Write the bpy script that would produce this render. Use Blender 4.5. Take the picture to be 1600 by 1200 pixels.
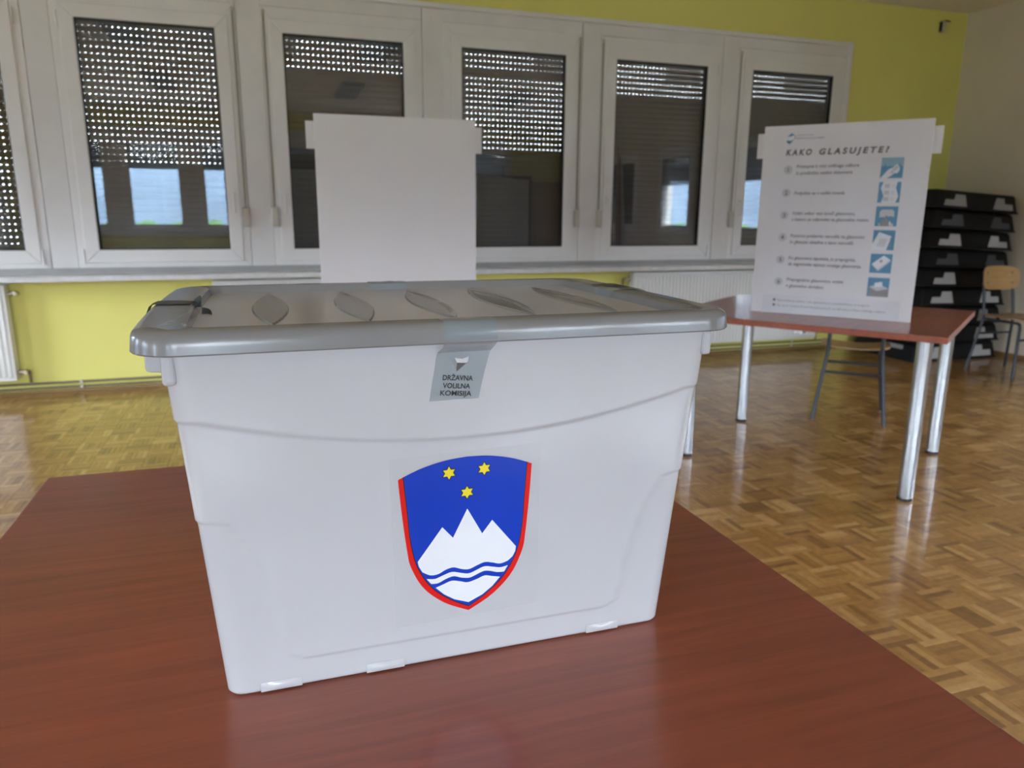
import bpy, math, random
from mathutils import Vector, Matrix

sc = bpy.context.scene
for o in list(bpy.data.objects):
    bpy.data.objects.remove(o, do_unlink=True)
COL = sc.collection
rnd = random.Random(7)

# ------------------------------------------------------------------ camera
CAM_H = 1.23
PITCH, ROLL, YAW = math.radians(12.976), math.radians(.431), math.radians(18.47)
FPX = 1160.4
_f = Vector((math.sin(YAW) * math.cos(PITCH), math.cos(YAW) * math.cos(PITCH), -math.sin(PITCH)))
_r0 = Vector((math.cos(YAW), -math.sin(YAW), 0))
_u0 = _r0.cross(_f)
CR = math.cos(ROLL) * _r0 + math.sin(ROLL) * _u0
CU = -math.sin(ROLL) * _r0 + math.cos(ROLL) * _u0
cam_d = bpy.data.cameras.new('camera')
cam = bpy.data.objects.new('camera', cam_d)
COL.objects.link(cam)
cam.matrix_world = Matrix(((CR.x, CU.x, -_f.x, 0), (CR.y, CU.y, -_f.y, 0), (CR.z, CU.z, -_f.z, CAM_H), (0, 0, 0, 1)))
cam_d.sensor_width = 36
cam_d.lens = FPX / 1600 * 36
cam_d.clip_start = .02
cam_d.dof.use_dof = True
cam_d.dof.focus_distance = .76
cam_d.dof.aperture_fstop = 8.5
sc.camera = cam

# ------------------------------------------------------------------ world, daylight, exposure
SKY = 6.0
w = bpy.data.worlds.new('overcast_sky')
sc.world = w
w.use_nodes = True
bg = w.node_tree.nodes['Background']
bg.inputs['Color'].default_value = (.82, .885, 1.0, 1)
bg.inputs['Strength'].default_value = SKY
sc.view_settings.view_transform = 'Standard'
sc.view_settings.look = 'None'
sc.view_settings.gamma = 1
sc.view_settings.use_curve_mapping = False
sc.view_settings.exposure = 3.08

Y_BACK, Y_OPP, X_RIGHT, X_LEFT, Z_CEIL = 5.713, -4.02, 6.30, -4.15, 3.04
PITCHX = 1.265
OPP_GLASS = [(-3.455 + PITCHX * k) for k in range(7)]
OPP_SHUT = [1.98, 1.98, 1.98, .93, 1.98, 1.98, 1.98]
RIGHT_WIN = [-1.10, .71, 2.52]
ADDED_LEFT_WIN = [-1.6, .4, 2.4, 4.4]  # unseen windows, added to bring more daylight into the room


def portal(loc, size, rot):
    l = bpy.data.lights.new('daylight_portal', 'AREA')
    l.shape = 'RECTANGLE'
    l.size, l.size_y = size
    l.cycles.is_portal = True
    o = bpy.data.objects.new('daylight_portal', l)
    COL.objects.link(o)
    o.location = loc
    o.rotation_euler = rot


for gx, zb in zip(OPP_GLASS, OPP_SHUT):
    if zb > 1:
        portal((gx + .415, Y_OPP - .16, (.95 + zb) / 2), (.86, zb - .95), (math.radians(90), 0, 0))
for wy in RIGHT_WIN:
    portal((X_RIGHT + .16, wy, 1.37), (.86, .66), (math.radians(90), 0, math.radians(90)))

for wy in ADDED_LEFT_WIN:
    portal((X_LEFT - .16, wy, 1.48), (.86, 1.04), (math.radians(90), 0, math.radians(-90)))

# ------------------------------------------------------------------ helpers
class MB:
    def __init__(s):
        s.v, s.f = [], []

    def add(s, v, f):
        b = len(s.v)
        s.v += [tuple(p) for p in v]
        s.f += [tuple(i + b for i in q) for q in f]
        return s

    def box(s, x0, x1, y0, y1, z0, z1):
        v = [(x, y, z) for x in (x0, x1) for y in (y0, y1) for z in (z0, z1)]
        return s.add(v, [(0, 1, 3, 2), (4, 6, 7, 5), (0, 4, 5, 1), (2, 3, 7, 6), (0, 2, 6, 4), (1, 5, 7, 3)])

    def poly(s, pts, z0, z1=None):
        """polygon in xy, extruded in z"""
        n = len(pts)
        if z1 is None:
            return s.add([(p[0], p[1], z0) for p in pts], [tuple(range(n))])
        v = [(p[0], p[1], z0) for p in pts] + [(p[0], p[1], z1) for p in pts]
        f = [tuple(range(n - 1, -1, -1)), tuple(range(n, 2 * n))] + [(i, (i + 1) % n, n + (i + 1) % n, n + i) for i in range(n)]
        return s.add(v, f)

    def tube(s, pts, r, n=12, caps=True):
        P = [Vector(p) for p in pts]
        rings = []
        up = None
        for i, p in enumerate(P):
            d = (P[min(i + 1, len(P) - 1)] - P[max(i - 1, 0)]).normalized()
            if up is None:
                up = Vector((0, 0, 1)) if abs(d.z) < .9 else Vector((1, 0, 0))
            a = d.cross(up).normalized()
            up = a.cross(d).normalized()
            rr = r[i] if isinstance(r, (list, tuple)) else r
            rings.append([p + (a * math.cos(t) + up * math.sin(t)) * rr for t in [2 * math.pi * k / n for k in range(n)]])
        return s.loft(rings, caps)

    def loft(s, rings, caps=True):
        n = len(rings[0])
        v = [p for R in rings for p in R]
        f = []
        for i in range(len(rings) - 1):
            for k in range(n):
                f.append((i * n + k, i * n + (k + 1) % n, (i + 1) * n + (k + 1) % n, (i + 1) * n + k))
        if caps:
            f.append(tuple(range(n - 1, -1, -1)))
            f.append(tuple(range((len(rings) - 1) * n, len(rings) * n)))
        return s.add(v, f)

    def grid(s, fn, nu, nv, thick=None):
        """fn(u,v)->point, u,v in 0..1; thick: vector fn offset for a back side"""
        v = [fn(i / nu, j / nv) for j in range(nv + 1) for i in range(nu + 1)]
        f = [(j * (nu + 1) + i, j * (nu + 1) + i + 1, (j + 1) * (nu + 1) + i + 1, (j + 1) * (nu + 1) + i) for j in range(nv) for i in range(nu)]
        if thick is None:
            return s.add(v, f)
        t = Vector(thick)
        n = len(v)
        v2 = [tuple(Vector(p) + t) for p in v]
        f2 = [tuple(i + n for i in reversed(q)) for q in f]
        bd = [i for i in range(nu + 1)] + [j * (nu + 1) + nu for j in range(1, nv + 1)] + [nv * (nu + 1) + i for i in range(nu - 1, -1, -1)] + [j * (nu + 1) for j in range(nv - 1, 0, -1)]
        m = len(bd)
        f3 = [(bd[(k + 1) % m], bd[k], bd[k] + n, bd[(k + 1) % m] + n) for k in range(m)]
        return s.add(list(v) + v2, f + f2 + f3)

    def mesh(s, name, mat, smooth=None):
        me = bpy.data.meshes.new(name)
        me.from_pydata(s.v, [], s.f)
        me.validate()
        me.update()
        if mat is not None:
            me.materials.append(mat)
        if smooth:
            me.shade_smooth()
            me.set_sharp_from_angle(angle=math.radians(smooth))
        return me

    def build(s, name, mat, parent=None, smooth=None, bevel=None, seg=2):
        o = bpy.data.objects.new(name, s.mesh(name, mat, smooth))
        COL.objects.link(o)
        if parent is not None:
            o.parent = parent
        if bevel:
            m = o.modifiers.new('edge', 'BEVEL')
            m.width = bevel
            m.segments = seg
            m.limit_method = 'ANGLE'
            m.angle_limit = math.radians(40)
        return o


def empty(name, loc=(0, 0, 0), rz=0):
    o = bpy.data.objects.new(name, None)
    COL.objects.link(o)
    o.location = loc
    o.rotation_euler = (0, 0, rz)
    o.empty_display_size = .1
    return o


def tag(o, label=None, cat=None, group=None, kind=None):
    if label:
        o['label'] = label
    if cat:
        o['category'] = cat
    if group:
        o['group'] = group
    if kind:
        o['kind'] = kind
    return o


def inst(me, name, parent, loc=(0, 0, 0), rot=(0, 0, 0)):
    o = bpy.data.objects.new(name, me)
    COL.objects.link(o)
    o.parent = parent
    o.location = loc
    o.rotation_euler = rot
    return o


def rrect(hx, hy, r, z, n=8, cx=0, cy=0, m=10, bulge=0):
    pts = []
    for qx, qy, a0 in ((1, 1, 0), (-1, 1, 90), (-1, -1, 180), (1, -1, 270)):
        for k in range(n + 1):
            a = math.radians(a0 + 90 * k / n)
            pts.append([cx + qx * (hx - r) + r * math.cos(a), cy + qy * (hy - r) + r * math.sin(a)])
    out = []
    N = len(pts)
    for i, p in enumerate(pts):
        out.append(p)
        if (i + 1) % (n + 1) == 0:
            q = pts[(i + 1) % N]
            for k in range(1, m):
                out.append([p[0] + (q[0] - p[0]) * k / m, p[1] + (q[1] - p[1]) * k / m])
    if bulge:
        for p in out:
            t = max(0, 1 - ((p[1] - cy) / hy) ** 2)
            p[0] += math.copysign(bulge * t, p[0] - cx)
    return [(p[0], p[1], z) for p in out]


_fontcache = {}


def text_mb(txt, size, align='LEFT', bold=0, shear=0, space=1.0, maxw=None):
    c = bpy.data.curves.new('t', 'FONT')
    c.body = txt
    c.size = size
    c.align_x = align
    c.offset = bold * size
    c.shear = shear
    c.space_character = space
    c.resolution_u = 3
    o = bpy.data.objects.new('t', c)
    COL.objects.link(o)
    dg = bpy.context.evaluated_depsgraph_get()
    dg.update()
    me = o.evaluated_get(dg).to_mesh()
    mb = MB()
    vs = [tuple(v.co) for v in me.vertices]
    fs = [tuple(p.vertices) for p in me.polygons]
    o.evaluated_get(dg).to_mesh_clear()
    bpy.data.objects.remove(o)
    bpy.data.curves.remove(c)
    if maxw and vs:
        wd = max(v[0] for v in vs) - min(v[0] for v in vs)
        k = maxw / wd
        vs = [(v[0] * k, v[1], v[2]) for v in vs]
    mb.add(vs, fs)
    return mb


def catmull(P, n=6):
    out = []
    for i in range(len(P) - 1):
        p0 = P[max(i - 1, 0)]; p1 = P[i]; p2 = P[i + 1]; p3 = P[min(i + 2, len(P) - 1)]
        for k in range(n):
            t = k / n
            out.append(tuple(.5 * (2 * p1[j] + (p2[j] - p0[j]) * t + (2 * p0[j] - 5 * p1[j] + 4 * p2[j] - p3[j]) * t * t + (3 * p1[j] - p0[j] - 3 * p2[j] + p3[j]) * t ** 3) for j in range(2)))
    out.append(P[-1])
    return out

# ------------------------------------------------------------------ materials
def nodes(m):
    m.use_nodes = True
    return m.node_tree.nodes, m.node_tree.links, m.node_tree.nodes['Principled BSDF']


def plain(name, col, rough=.5, metal=0, var=.06, scale=6, bump=0, bscale=80, spec=.5, coat=0, trans=None):
    m = bpy.data.materials.new(name)
    N, L, b = nodes(m)
    b.inputs['Roughness'].default_value = rough
    b.inputs['Metallic'].default_value = metal
    b.inputs['Specular IOR Level'].default_value = spec
    b.inputs['Coat Weight'].default_value = coat
    b.inputs['Coat Roughness'].default_value = .08
    tc = N.new('ShaderNodeTexCoord')
    nz = N.new('ShaderNodeTexNoise')
    nz.inputs['Scale'].default_value = scale
    nz.inputs['Detail'].default_value = 4
    L.new(tc.outputs['Object'], nz.inputs['Vector'])
    r = N.new('ShaderNodeValToRGB')
    r.color_ramp.elements[0].position = .3
    r.color_ramp.elements[1].position = .7
    r.color_ramp.elements[0].color = (*[c * (1 - var) for c in col], 1)
    r.color_ramp.elements[1].color = (*[min(1, c * (1 + var)) for c in col], 1)
    L.new(nz.outputs['Fac'], r.inputs['Fac'])
    L.new(r.outputs['Color'], b.inputs['Base Color'])
    if bump:
        n2 = N.new('ShaderNodeTexNoise')
        n2.inputs['Scale'].default_value = bscale
        L.new(tc.outputs['Object'], n2.inputs['Vector'])
        bp = N.new('ShaderNodeBump')
        bp.inputs['Strength'].default_value = bump
        bp.inputs['Distance'].default_value = .002
        L.new(n2.outputs['Fac'], bp.inputs['Height'])
        L.new(bp.outputs['Normal'], b.inputs['Normal'])
    return m


def wood(name, c0, c1, axis='X', rough=.35, stretch=18, scale=3.0, coat=0, coords='Object', streak=.5):
    m = bpy.data.materials.new(name)
    N, L, b = nodes(m)
    b.inputs['Roughness'].default_value = rough
    b.inputs['Coat Weight'].default_value = coat
    b.inputs['Coat Roughness'].default_value = .18
    tc = N.new('ShaderNodeTexCoord')
    mp = N.new('ShaderNodeMapping')
    s = [stretch, stretch, stretch]
    s['XYZ'.index(axis)] = 1.0
    mp.inputs['Scale'].default_value = s
    L.new(tc.outputs[coords], mp.inputs['Vector'])
    n1 = N.new('ShaderNodeTexNoise')
    n1.inputs['Scale'].default_value = scale
    n1.inputs['Detail'].default_value = 8
    n1.inputs['Roughness'].default_value = .6
    n1.inputs['Distortion'].default_value = .6
    L.new(mp.outputs['Vector'], n1.inputs['Vector'])
    n2 = N.new('ShaderNodeTexNoise')
    n2.inputs['Scale'].default_value = 2.2
    n2.inputs['Detail'].default_value = 3
    L.new(tc.outputs[coords], n2.inputs['Vector'])
    mx = N.new('ShaderNodeMix')
    mx.inputs['Factor'].default_value = streak
    L.new(n1.outputs['Fac'], mx.inputs[2])
    L.new(n2.outputs['Fac'], mx.inputs[3])
    r = N.new('ShaderNodeValToRGB')
    r.color_ramp.elements[0].position = .35
    r.color_ramp.elements[1].position = .65
    r.color_ramp.elements[0].color = (*c0, 1)
    r.color_ramp.elements[1].color = (*c1, 1)
    L.new(mx.outputs[0], r.inputs['Fac'])
    L.new(r.outputs['Color'], b.inputs['Base Color'])
    return m


def parquet(name, piece):
    """oak strip: tone from a per-strip random number, fine grain along the strip"""
    m = bpy.data.materials.new(name)
    N, L, b = nodes(m)
    b.inputs['Roughness'].default_value = .42
    b.inputs['Coat Weight'].default_value = .8
    b.inputs['Coat Roughness'].default_value = .09
    if piece:
        oi = N.new('ShaderNodeObjectInfo')
        rv = oi.outputs['Random']
    else:
        at = N.new('ShaderNodeAttribute')
        at.attribute_name = 'tone'
        rv = at.outputs['Fac']
    r = N.new('ShaderNodeValToRGB')
    e = r.color_ramp.elements
    e[0].position, e[1].position = 0, 1
    e[0].color = (.24, .115, .030, 1)
    e[1].color = (.56, .34, .13, 1)
    k = e.new(.18); k.color = (.34, .17, .042, 1)
    k = e.new(.8); k.color = (.46, .25, .072, 1)
    L.new(rv, r.inputs['Fac'])
    geo = N.new('ShaderNodeNewGeometry')
    nz = N.new('ShaderNodeTexNoise')
    nz.inputs['Scale'].default_value = 38
    nz.inputs['Detail'].default_value = 6
    L.new(geo.outputs['Position'], nz.inputs['Vector'])
    mul = N.new('ShaderNodeMix')
    mul.data_type = 'RGBA'
    mul.blend_type = 'MULTIPLY'
    mul.inputs['Factor'].default_value = .5
    cr = N.new('ShaderNodeValToRGB')
    cr.color_ramp.elements[0].position = .3
    cr.color_ramp.elements[0].color = (.55, .5, .45, 1)
    cr.color_ramp.elements[1].position = .65
    cr.color_ramp.elements[1].color = (1, 1, 1, 1)
    L.new(nz.outputs['Fac'], cr.inputs['Fac'])
    L.new(r.outputs['Color'], mul.inputs[6])
    L.new(cr.outputs['Color'], mul.inputs[7])
    L.new(mul.outputs[2], b.inputs['Base Color'])
    return m


def glass(name, r0=.14):
    m = bpy.data.materials.new(name)
    m.use_nodes = True
    N, L = m.node_tree.nodes, m.node_tree.links
    N.remove(N['Principled BSDF'])
    out = N['Material Output']
    lw = N.new('ShaderNodeLayerWeight')
    lw.inputs['Blend'].default_value = .12
    mr = N.new('ShaderNodeMapRange')
    mr.inputs['To Min'].default_value = r0
    mr.inputs['To Max'].default_value = 1
    L.new(lw.outputs['Fresnel'], mr.inputs['Value'])
    tr = N.new('ShaderNodeBsdfTransparent')
    tr.inputs['Color'].default_value = (.93, .95, .95, 1)
    gl = N.new('ShaderNodeBsdfGlossy')
    gl.inputs['Roughness'].default_value = .01
    mx = N.new('ShaderNodeMixShader')
    L.new(mr.outputs['Result'], mx.inputs['Fac'])
    L.new(tr.outputs['BSDF'], mx.inputs[1])
    L.new(gl.outputs['BSDF'], mx.inputs[2])
    L.new(mx.outputs['Shader'], out.inputs['Surface'])
    return m


def film(name, col, alpha, rough=.12):
    m = bpy.data.materials.new(name)
    m.use_nodes = True
    N, L = m.node_tree.nodes, m.node_tree.links
    b = N['Principled BSDF']
    out = N['Material Output']
    b.inputs['Base Color'].default_value = (*col, 1)
    b.inputs['Roughness'].default_value = rough
    nz = N.new('ShaderNodeTexNoise')
    nz.inputs['Scale'].default_value = 60
    bp = N.new('ShaderNodeBump')
    bp.inputs['Strength'].default_value = .12
    bp.inputs['Distance'].default_value = .001
    L.new(nz.outputs['Fac'], bp.inputs['Height'])
    L.new(bp.outputs['Normal'], b.inputs['Normal'])
    tr = N.new('ShaderNodeBsdfTransparent')
    mx = N.new('ShaderNodeMixShader')
    mx.inputs['Fac'].default_value = alpha
    L.new(tr.outputs['BSDF'], mx.inputs[1])
    L.new(b.outputs['BSDF'], mx.inputs[2])
    L.new(mx.outputs['Shader'], out.inputs['Surface'])
    return m


M = dict(
    yellow=plain('yellow_wall_paint', (.82, .78, .23), .75, var=.03, scale=1.2, bump=.05, bscale=120),
    beige=plain('beige_wall_paint', (.72, .64, .50), .8, var=.03, scale=1.5, bump=.08, bscale=150),
    white_wall=plain('white_wall_paint', (.72, .70, .66), .8, var=.03, scale=1.5),
    ceiling=plain('ceiling_paint', (.80, .73, .61), .85, var=.03, scale=1.2),
    pvc=plain('white_pvc', (.84, .83, .82), .38, var=.02),
    panel=plain('white_panel', (.80, .79, .78), .5, var=.03, bump=.05, bscale=200),
    grey_profile=plain('grey_sill_profile', (.40, .40, .39), .5, var=.08),
    sill=plain('white_sill_stone', (.72, .73, .73), .3, var=.08, scale=25),
    gasket=plain('black_rubber', (.012, .012, .013), .6),
    slat=plain('grey_shutter_slat', (.11, .11, .115), .45, var=.1),
    strap=plain('beige_strap_webbing', (.36, .33, .28), .9, var=.15, scale=200),
    winder=plain('cream_plastic', (.58, .55, .47), .45),
    metal=plain('steel', (.5, .5, .5), .35, 1.0),
    brass=plain('nickel_valve', (.55, .50, .42), .3, 1.0),
    radiator=plain('radiator_enamel', (.80, .81, .80), .35, var=.02),
    pipe=plain('brown_grey_pipe_paint', (.20, .16, .11), .45),
    skirting=wood('oak_skirting', (.20, .11, .035), (.30, .18, .065), 'X'),
    cherry=wood('cherry_laminate', (.195, .038, .013), (.35, .074, .028), 'X', .5, 16, 3.2, coat=.75, streak=.45),
    alu=plain('satin_aluminium', (.44, .465, .50), .27, 1.0, var=.03, scale=30),
    black_plastic=plain('black_plastic', (.012, .012, .013), .45),
    tub=plain('white_translucent_plastic', (.52, .525, .545), .2, var=.015, bump=.02, bscale=40),
    lid=plain('grey_lid_plastic', (.225, .222, .222), .2, var=.03, bump=.02, bscale=60),
    tape=film('grey_seal_tape', (.36, .42, .45), .55, .12),
    tape_dark=film('dark_grey_seal_tape', (.045, .052, .052), .96, .65),
    clear=film('clear_sticker_film', (.70, .72, .74), .10, .1),
    sleeve=film('clear_plastic_sleeve', (.75, .76, .80), .10, .06),
    ink=plain('black_print', (.012, .012, .012), .5),
    grey_ink=plain('dark_grey_print', (.10, .09, .09), .6),
    mid_ink=plain('mid_grey_print', (.26, .27, .28), .6),
    light_ink=plain('light_grey_print', (.58, .59, .60), .6),
    pale_ink=plain('pale_footer_print', (.72, .725, .75), .6),
    red=plain('red_print', (.70, .012, .010), .3),
    blue=plain('blue_print', (.004, .045, .46), .3),
    yellow_ink=plain('yellow_print', (.83, .68, .04), .3),
    white_ink=plain('white_print', (.80, .82, .86), .3),
    icon_blue=plain('cyan_blue_print', (.055, .27, .47), .5),
    icon_pale=plain('pale_blue_print', (.25, .45, .56), .5),
    teal=plain('teal_print', (.03, .20, .26), .5),
    paper=plain('white_paper', (.78, .77, .79), .6, var=.02),
    card=plain('white_cardboard', (.79, .775, .78), .55, var=.015, scale=2.5),
    plywood=wood('beech_plywood', (.50, .30, .115), (.66, .44, .20), 'X', .35, 14, 3),
    seatwood=wood('worn_beech_seat', (.30, .17, .07), (.42, .26, .11), 'Y', .3, 14, 3, coat=.2),
    chair_steel=plain('blue_grey_tube', (.055, .065, .08), .35, .3),
    tray=plain('black_tray_plastic', (.010, .0105, .012), .55, var=.15, spec=.25),
    tray_l=plain('light_grey_tray_insert', (.50, .51, .53), .5),
    tray_m=plain('mid_grey_tray_insert', (.34, .34, .34), .5),
    tray_d=plain('dark_grey_tray_insert', (.075, .085, .10), .5),
    cab_dark=plain('dark_cabinet_laminate', (.022, .018, .016), .4),
    cab_wood=wood('oak_cabinet', (.33, .20, .10), (.42, .27, .14), 'Z', .45, 14, 2),
    flag_red=plain('red_flag_cloth', (.25, .012, .02), .8, var=.15),
    flag_blue=plain('blue_flag_cloth', (.012, .03, .16), .8, var=.15),
    flag_white=plain('white_flag_cloth', (.6, .6, .62), .8),
    fixture=plain('grey_light_housing', (.30, .31, .31), .4),
    diffuser=plain('light_louvre', (.42, .43, .43), .3),
    ground=plain('asphalt', (.16, .16, .16), .9, var=.2, scale=3),
    hedge=plain('hedge_leaves', (.05, .12, .03), .9, var=.5, scale=25),
    added_facade=plain('added_pale_facade', (.42, .42, .41), .9, var=.3, scale=.8),
    added_hill=plain('added_hazy_hill', (.13, .175, .23), .95, var=.2, scale=.4),
    pane=glass('window_glass', .085),
    pq=parquet('oak_parquet_strip', True),
    pqf=parquet('oak_parquet_field', False),
    under=plain('dark_joint', (.04, .022, .01), .8),
)

# ------------------------------------------------------------------ room shell
def struct(o, label, cat):
    return tag(o, label, cat, kind='structure')


# parquet floor: 12 cm squares of five oak strips, laid basket-weave along the walls
floor = struct(MB().box(X_LEFT, X_RIGHT, Y_OPP, Y_BACK, -.10, -.008).build('floor', M['under']), 'varnished oak mosaic parquet floor of basket-weave squares', 'floor')
BS, SW = .12, .024
PX0, PY0 = 1.772 - 60 * BS, 1.489 - 60 * BS
T_Z, T_X0, T_X1, T_Y0, T_Y1 = .757, -.393, .638, .235, 1.470


def proj(p):
    d = Vector(p) - Vector((0, 0, CAM_H))
    z = d.dot(_f)
    if z < .05:
        return None
    return 800 + FPX * d.dot(CR) / z, 600 - FPX * d.dot(CU) / z, z


strips = []
i0, i1 = int((X_LEFT - PX0) / BS) - 1, int((X_RIGHT - PX0) / BS) + 1
j0, j1 = int((Y_OPP - PY0) / BS) - 1, int((Y_BACK - PY0) / BS) + 1
for i in range(i0, i1):
    for j in range(j0, j1):
        bx, by = PX0 + i * BS, PY0 + j * BS
        if bx < X_LEFT or bx + BS > X_RIGHT + .06 or by < Y_OPP - .06 or by + BS > Y_BACK + .06:
            continue
        tone0 = rnd.gauss(.5, .19)
        for k in range(5):
            if (i + j) % 2:
                c = (bx + BS / 2, by + SW * (k + .5), 0)
            else:
                c = (bx + SW * (k + .5), by + BS / 2, 1)
            strips.append((c, min(1, max(0, tone0 + rnd.gauss(0, .26))), rnd.uniform(-.00025, .00025)))


def visible(c):
    q = proj((c[0], c[1], 0))
    if q is None or not (-5 < q[0] < 1605 and q[1] < 1205):
        return None
    t = (CAM_H - T_Z) / CAM_H
    hx, hy = c[0] * t, c[1] * t
    if T_X0 < hx < T_X1 and T_Y0 < hy < T_Y1:
        return None
    return q[2]


vis = sorted([(visible(s[0]), n) for n, s in enumerate(strips) if visible(s[0]) is not None])
near = {n for _, n in vis[:300]}
hl, hw = BS / 2 - .0003, SW / 2 - .0003
pm = MB().add([(x, y, z) for z, e in ((-.006, 0), (-.0006, 0), (0, .0006)) for x, y in ((-hl + e, -hw + e), (hl - e, -hw + e), (hl - e, hw - e), (-hl + e, hw - e))],
              [(0, 1, 5, 4), (1, 2, 6, 5), (2, 3, 7, 6), (3, 0, 4, 7), (4, 5, 9, 8), (5, 6, 10, 9), (6, 7, 11, 10), (7, 4, 8, 11), (8, 9, 10, 11)]).mesh('parquet_strip', M['pq'])
fv, ff, ft = [], [], []
for n, (c, tone, dz) in enumerate(strips):
    if n in near:
        inst(pm, 'parquet_strip', floor, (c[0], c[1], dz), (0, 0, c[2] * math.pi / 2))
        continue
    a, b = (hw, hl) if c[2] else (hl, hw)
    k = len(fv)
    for z, e in ((-.006, 0), (dz, .0004)):
        fv += [(c[0] - a + e, c[1] - b + e, z), (c[0] + a - e, c[1] - b + e, z), (c[0] + a - e, c[1] + b - e, z), (c[0] - a + e, c[1] + b - e, z)]
    ff += [(k, k + 1, k + 5, k + 4), (k + 1, k + 2, k + 6, k + 5), (k + 2, k + 3, k + 7, k + 6), (k + 3, k, k + 4, k + 7), (k + 4, k + 5, k + 6, k + 7)]
    ft += [tone] * 5
fm = bpy.data.meshes.new('parquet_field')
fm.from_pydata(fv, [], ff)
fm.materials.append(M['pqf'])
at = fm.attributes.new('tone', 'FLOAT', 'FACE')
at.data.foreach_set('value', ft)
tag(inst(fm, 'parquet_field', floor), 'oak parquet strips away from the camera', kind='stuff')

struct(MB().box(X_LEFT - .2, X_RIGHT + .2, Y_OPP - .3, Y_BACK + .3, Z_CEIL, Z_CEIL + .2).build('ceiling', M['ceiling']), 'plain beige ceiling above the yellow wall', 'ceiling')
WX0, WX1 = -3.70 - .05, 5.037          # ribbon of windows in the back wall
WZ0, WZ1 = .771, 2.70
b = MB()
b.box(X_LEFT, X_RIGHT, Y_BACK, Y_BACK + .28, -.1, WZ0)
b.box(X_LEFT, X_RIGHT, Y_BACK, Y_BACK + .28, WZ1, Z_CEIL)
b.box(X_LEFT, WX0, Y_BACK, Y_BACK + .28, WZ0, WZ1)
b.box(WX1, X_RIGHT, Y_BACK, Y_BACK + .28, WZ0, WZ1)
for k in range(8):
    xm = -1.1705 - .079 + PITCHX * (k - 2)
    if k == 0 or k == 7:
        b.box(xm - .05 if k == 0 else xm - .0, xm + .069 if k == 0 else xm + .16, Y_BACK + .0605, Y_BACK + .27, WZ0, WZ1)
    else:
        b.box(xm - .069, xm + .069, Y_BACK + .0605, Y_BACK + .27, WZ0, WZ1)
struct(b.build('wall_back', M['yellow']), 'bright yellow wall around and under the row of windows', 'wall')

b = MB()   # right wall, three windows
ys = [Y_OPP - .28]
for wy in RIGHT_WIN:
    ys += [wy - .56, wy + .56]
ys.append(Y_BACK + .28)
for k in range(0, len(ys), 2):
    b.box(X_RIGHT, X_RIGHT + .28, ys[k], ys[k + 1], -.1, Z_CEIL)
for wy in RIGHT_WIN:
    b.box(X_RIGHT, X_RIGHT + .28, wy - .56, wy + .56, -.1, .93)
    b.box(X_RIGHT, X_RIGHT + .28, wy - .56, wy + .56, 2.27, Z_CEIL)
struct(b.build('wall_right', M['beige']), 'plain beige side wall behind the black trays', 'wall')
b = MB()
ys = [Y_OPP - .28]
for wy in ADDED_LEFT_WIN:
    ys += [wy - .56, wy + .56]
ys.append(Y_BACK + .28)
for k in range(0, len(ys), 2):
    b.box(X_LEFT - .28, X_LEFT, ys[k], ys[k + 1], -.1, Z_CEIL)
for wy in ADDED_LEFT_WIN:
    b.box(X_LEFT - .28, X_LEFT, wy - .56, wy + .56, -.1, .845)
    b.box(X_LEFT - .28, X_LEFT, wy - .56, wy + .56, 2.50, Z_CEIL)
struct(b.build('wall_left', M['white_wall']), 'white side wall with added daylight windows beyond the left edge', 'wall')
OX0, OX1 = OPP_GLASS[0] - .15, OPP_GLASS[-1] + .98
b = MB()
b.box(X_LEFT, X_RIGHT, Y_OPP - .28, Y_OPP, -.1, WZ0)
b.box(X_LEFT, X_RIGHT, Y_OPP - .28, Y_OPP, WZ1, Z_CEIL)
b.box(X_LEFT, OX0, Y_OPP - .28, Y_OPP, WZ0, WZ1)
b.box(OX1, X_RIGHT, Y_OPP - .28, Y_OPP, WZ0, WZ1)
for k in range(8):
    xm = OPP_GLASS[0] + PITCHX * (k - 1) + .9685 + .079
    b.box(max(OX0, xm - .069), min(OX1, xm + .069), Y_OPP - .27, Y_OPP - .0605, WZ0, WZ1)
struct(b.build('wall_front', M['yellow']), 'yellow wall with windows behind the camera, mirrored in the panes', 'wall')

struct(MB().box(X_LEFT, X_RIGHT, Y_BACK - .018, Y_BACK, 0, .022).build('baseboard_back', M['skirting'], bevel=.004), 'low oak skirting strip under the yellow window wall', 'baseboard')
struct(MB().box(X_RIGHT - .018, X_RIGHT, Y_OPP, Y_BACK - .018, 0, .04).build('baseboard_right', M['skirting'], bevel=.004), 'low oak skirting strip along the beige wall', 'baseboard')

# ------------------------------------------------------------------ windows
HOLE = .035
SLW = .90


def slat_mesh(name, holes):
    m = MB()
    n = 6
    p = .042
    body = p - (.0045 if holes else -.004)
    z0 = p - body
    prof = []
    for k in range(n + 1):
        t = k / n
        prof.append((-.006 * math.sin(math.pi * t), z0 + body * t))
    prof += [(y + .004, z) for y, z in reversed(prof)]
    m.loft([[(-SLW / 2, y, z) for y, z in prof], [(SLW / 2, y, z) for y, z in prof]])
    if holes:
        k = int(SLW / HOLE)
        x = -SLW / 2
        edges = [-SLW / 2 + (i + .5) * HOLE + (SLW - k * HOLE) / 2 for i in range(k)]
        for e in edges:
            m.box(x, e - .0043, .000, .003, -.001, z0 + .0008)
            x = e + .0043
        m.box(x, SLW / 2, .000, .003, -.001, z0 + .0008)
    return m.mesh(name, M['slat'])


SLAT_H, SLAT_C = slat_mesh('slat', True), slat_mesh('slat', False)
WN = [0]


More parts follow.
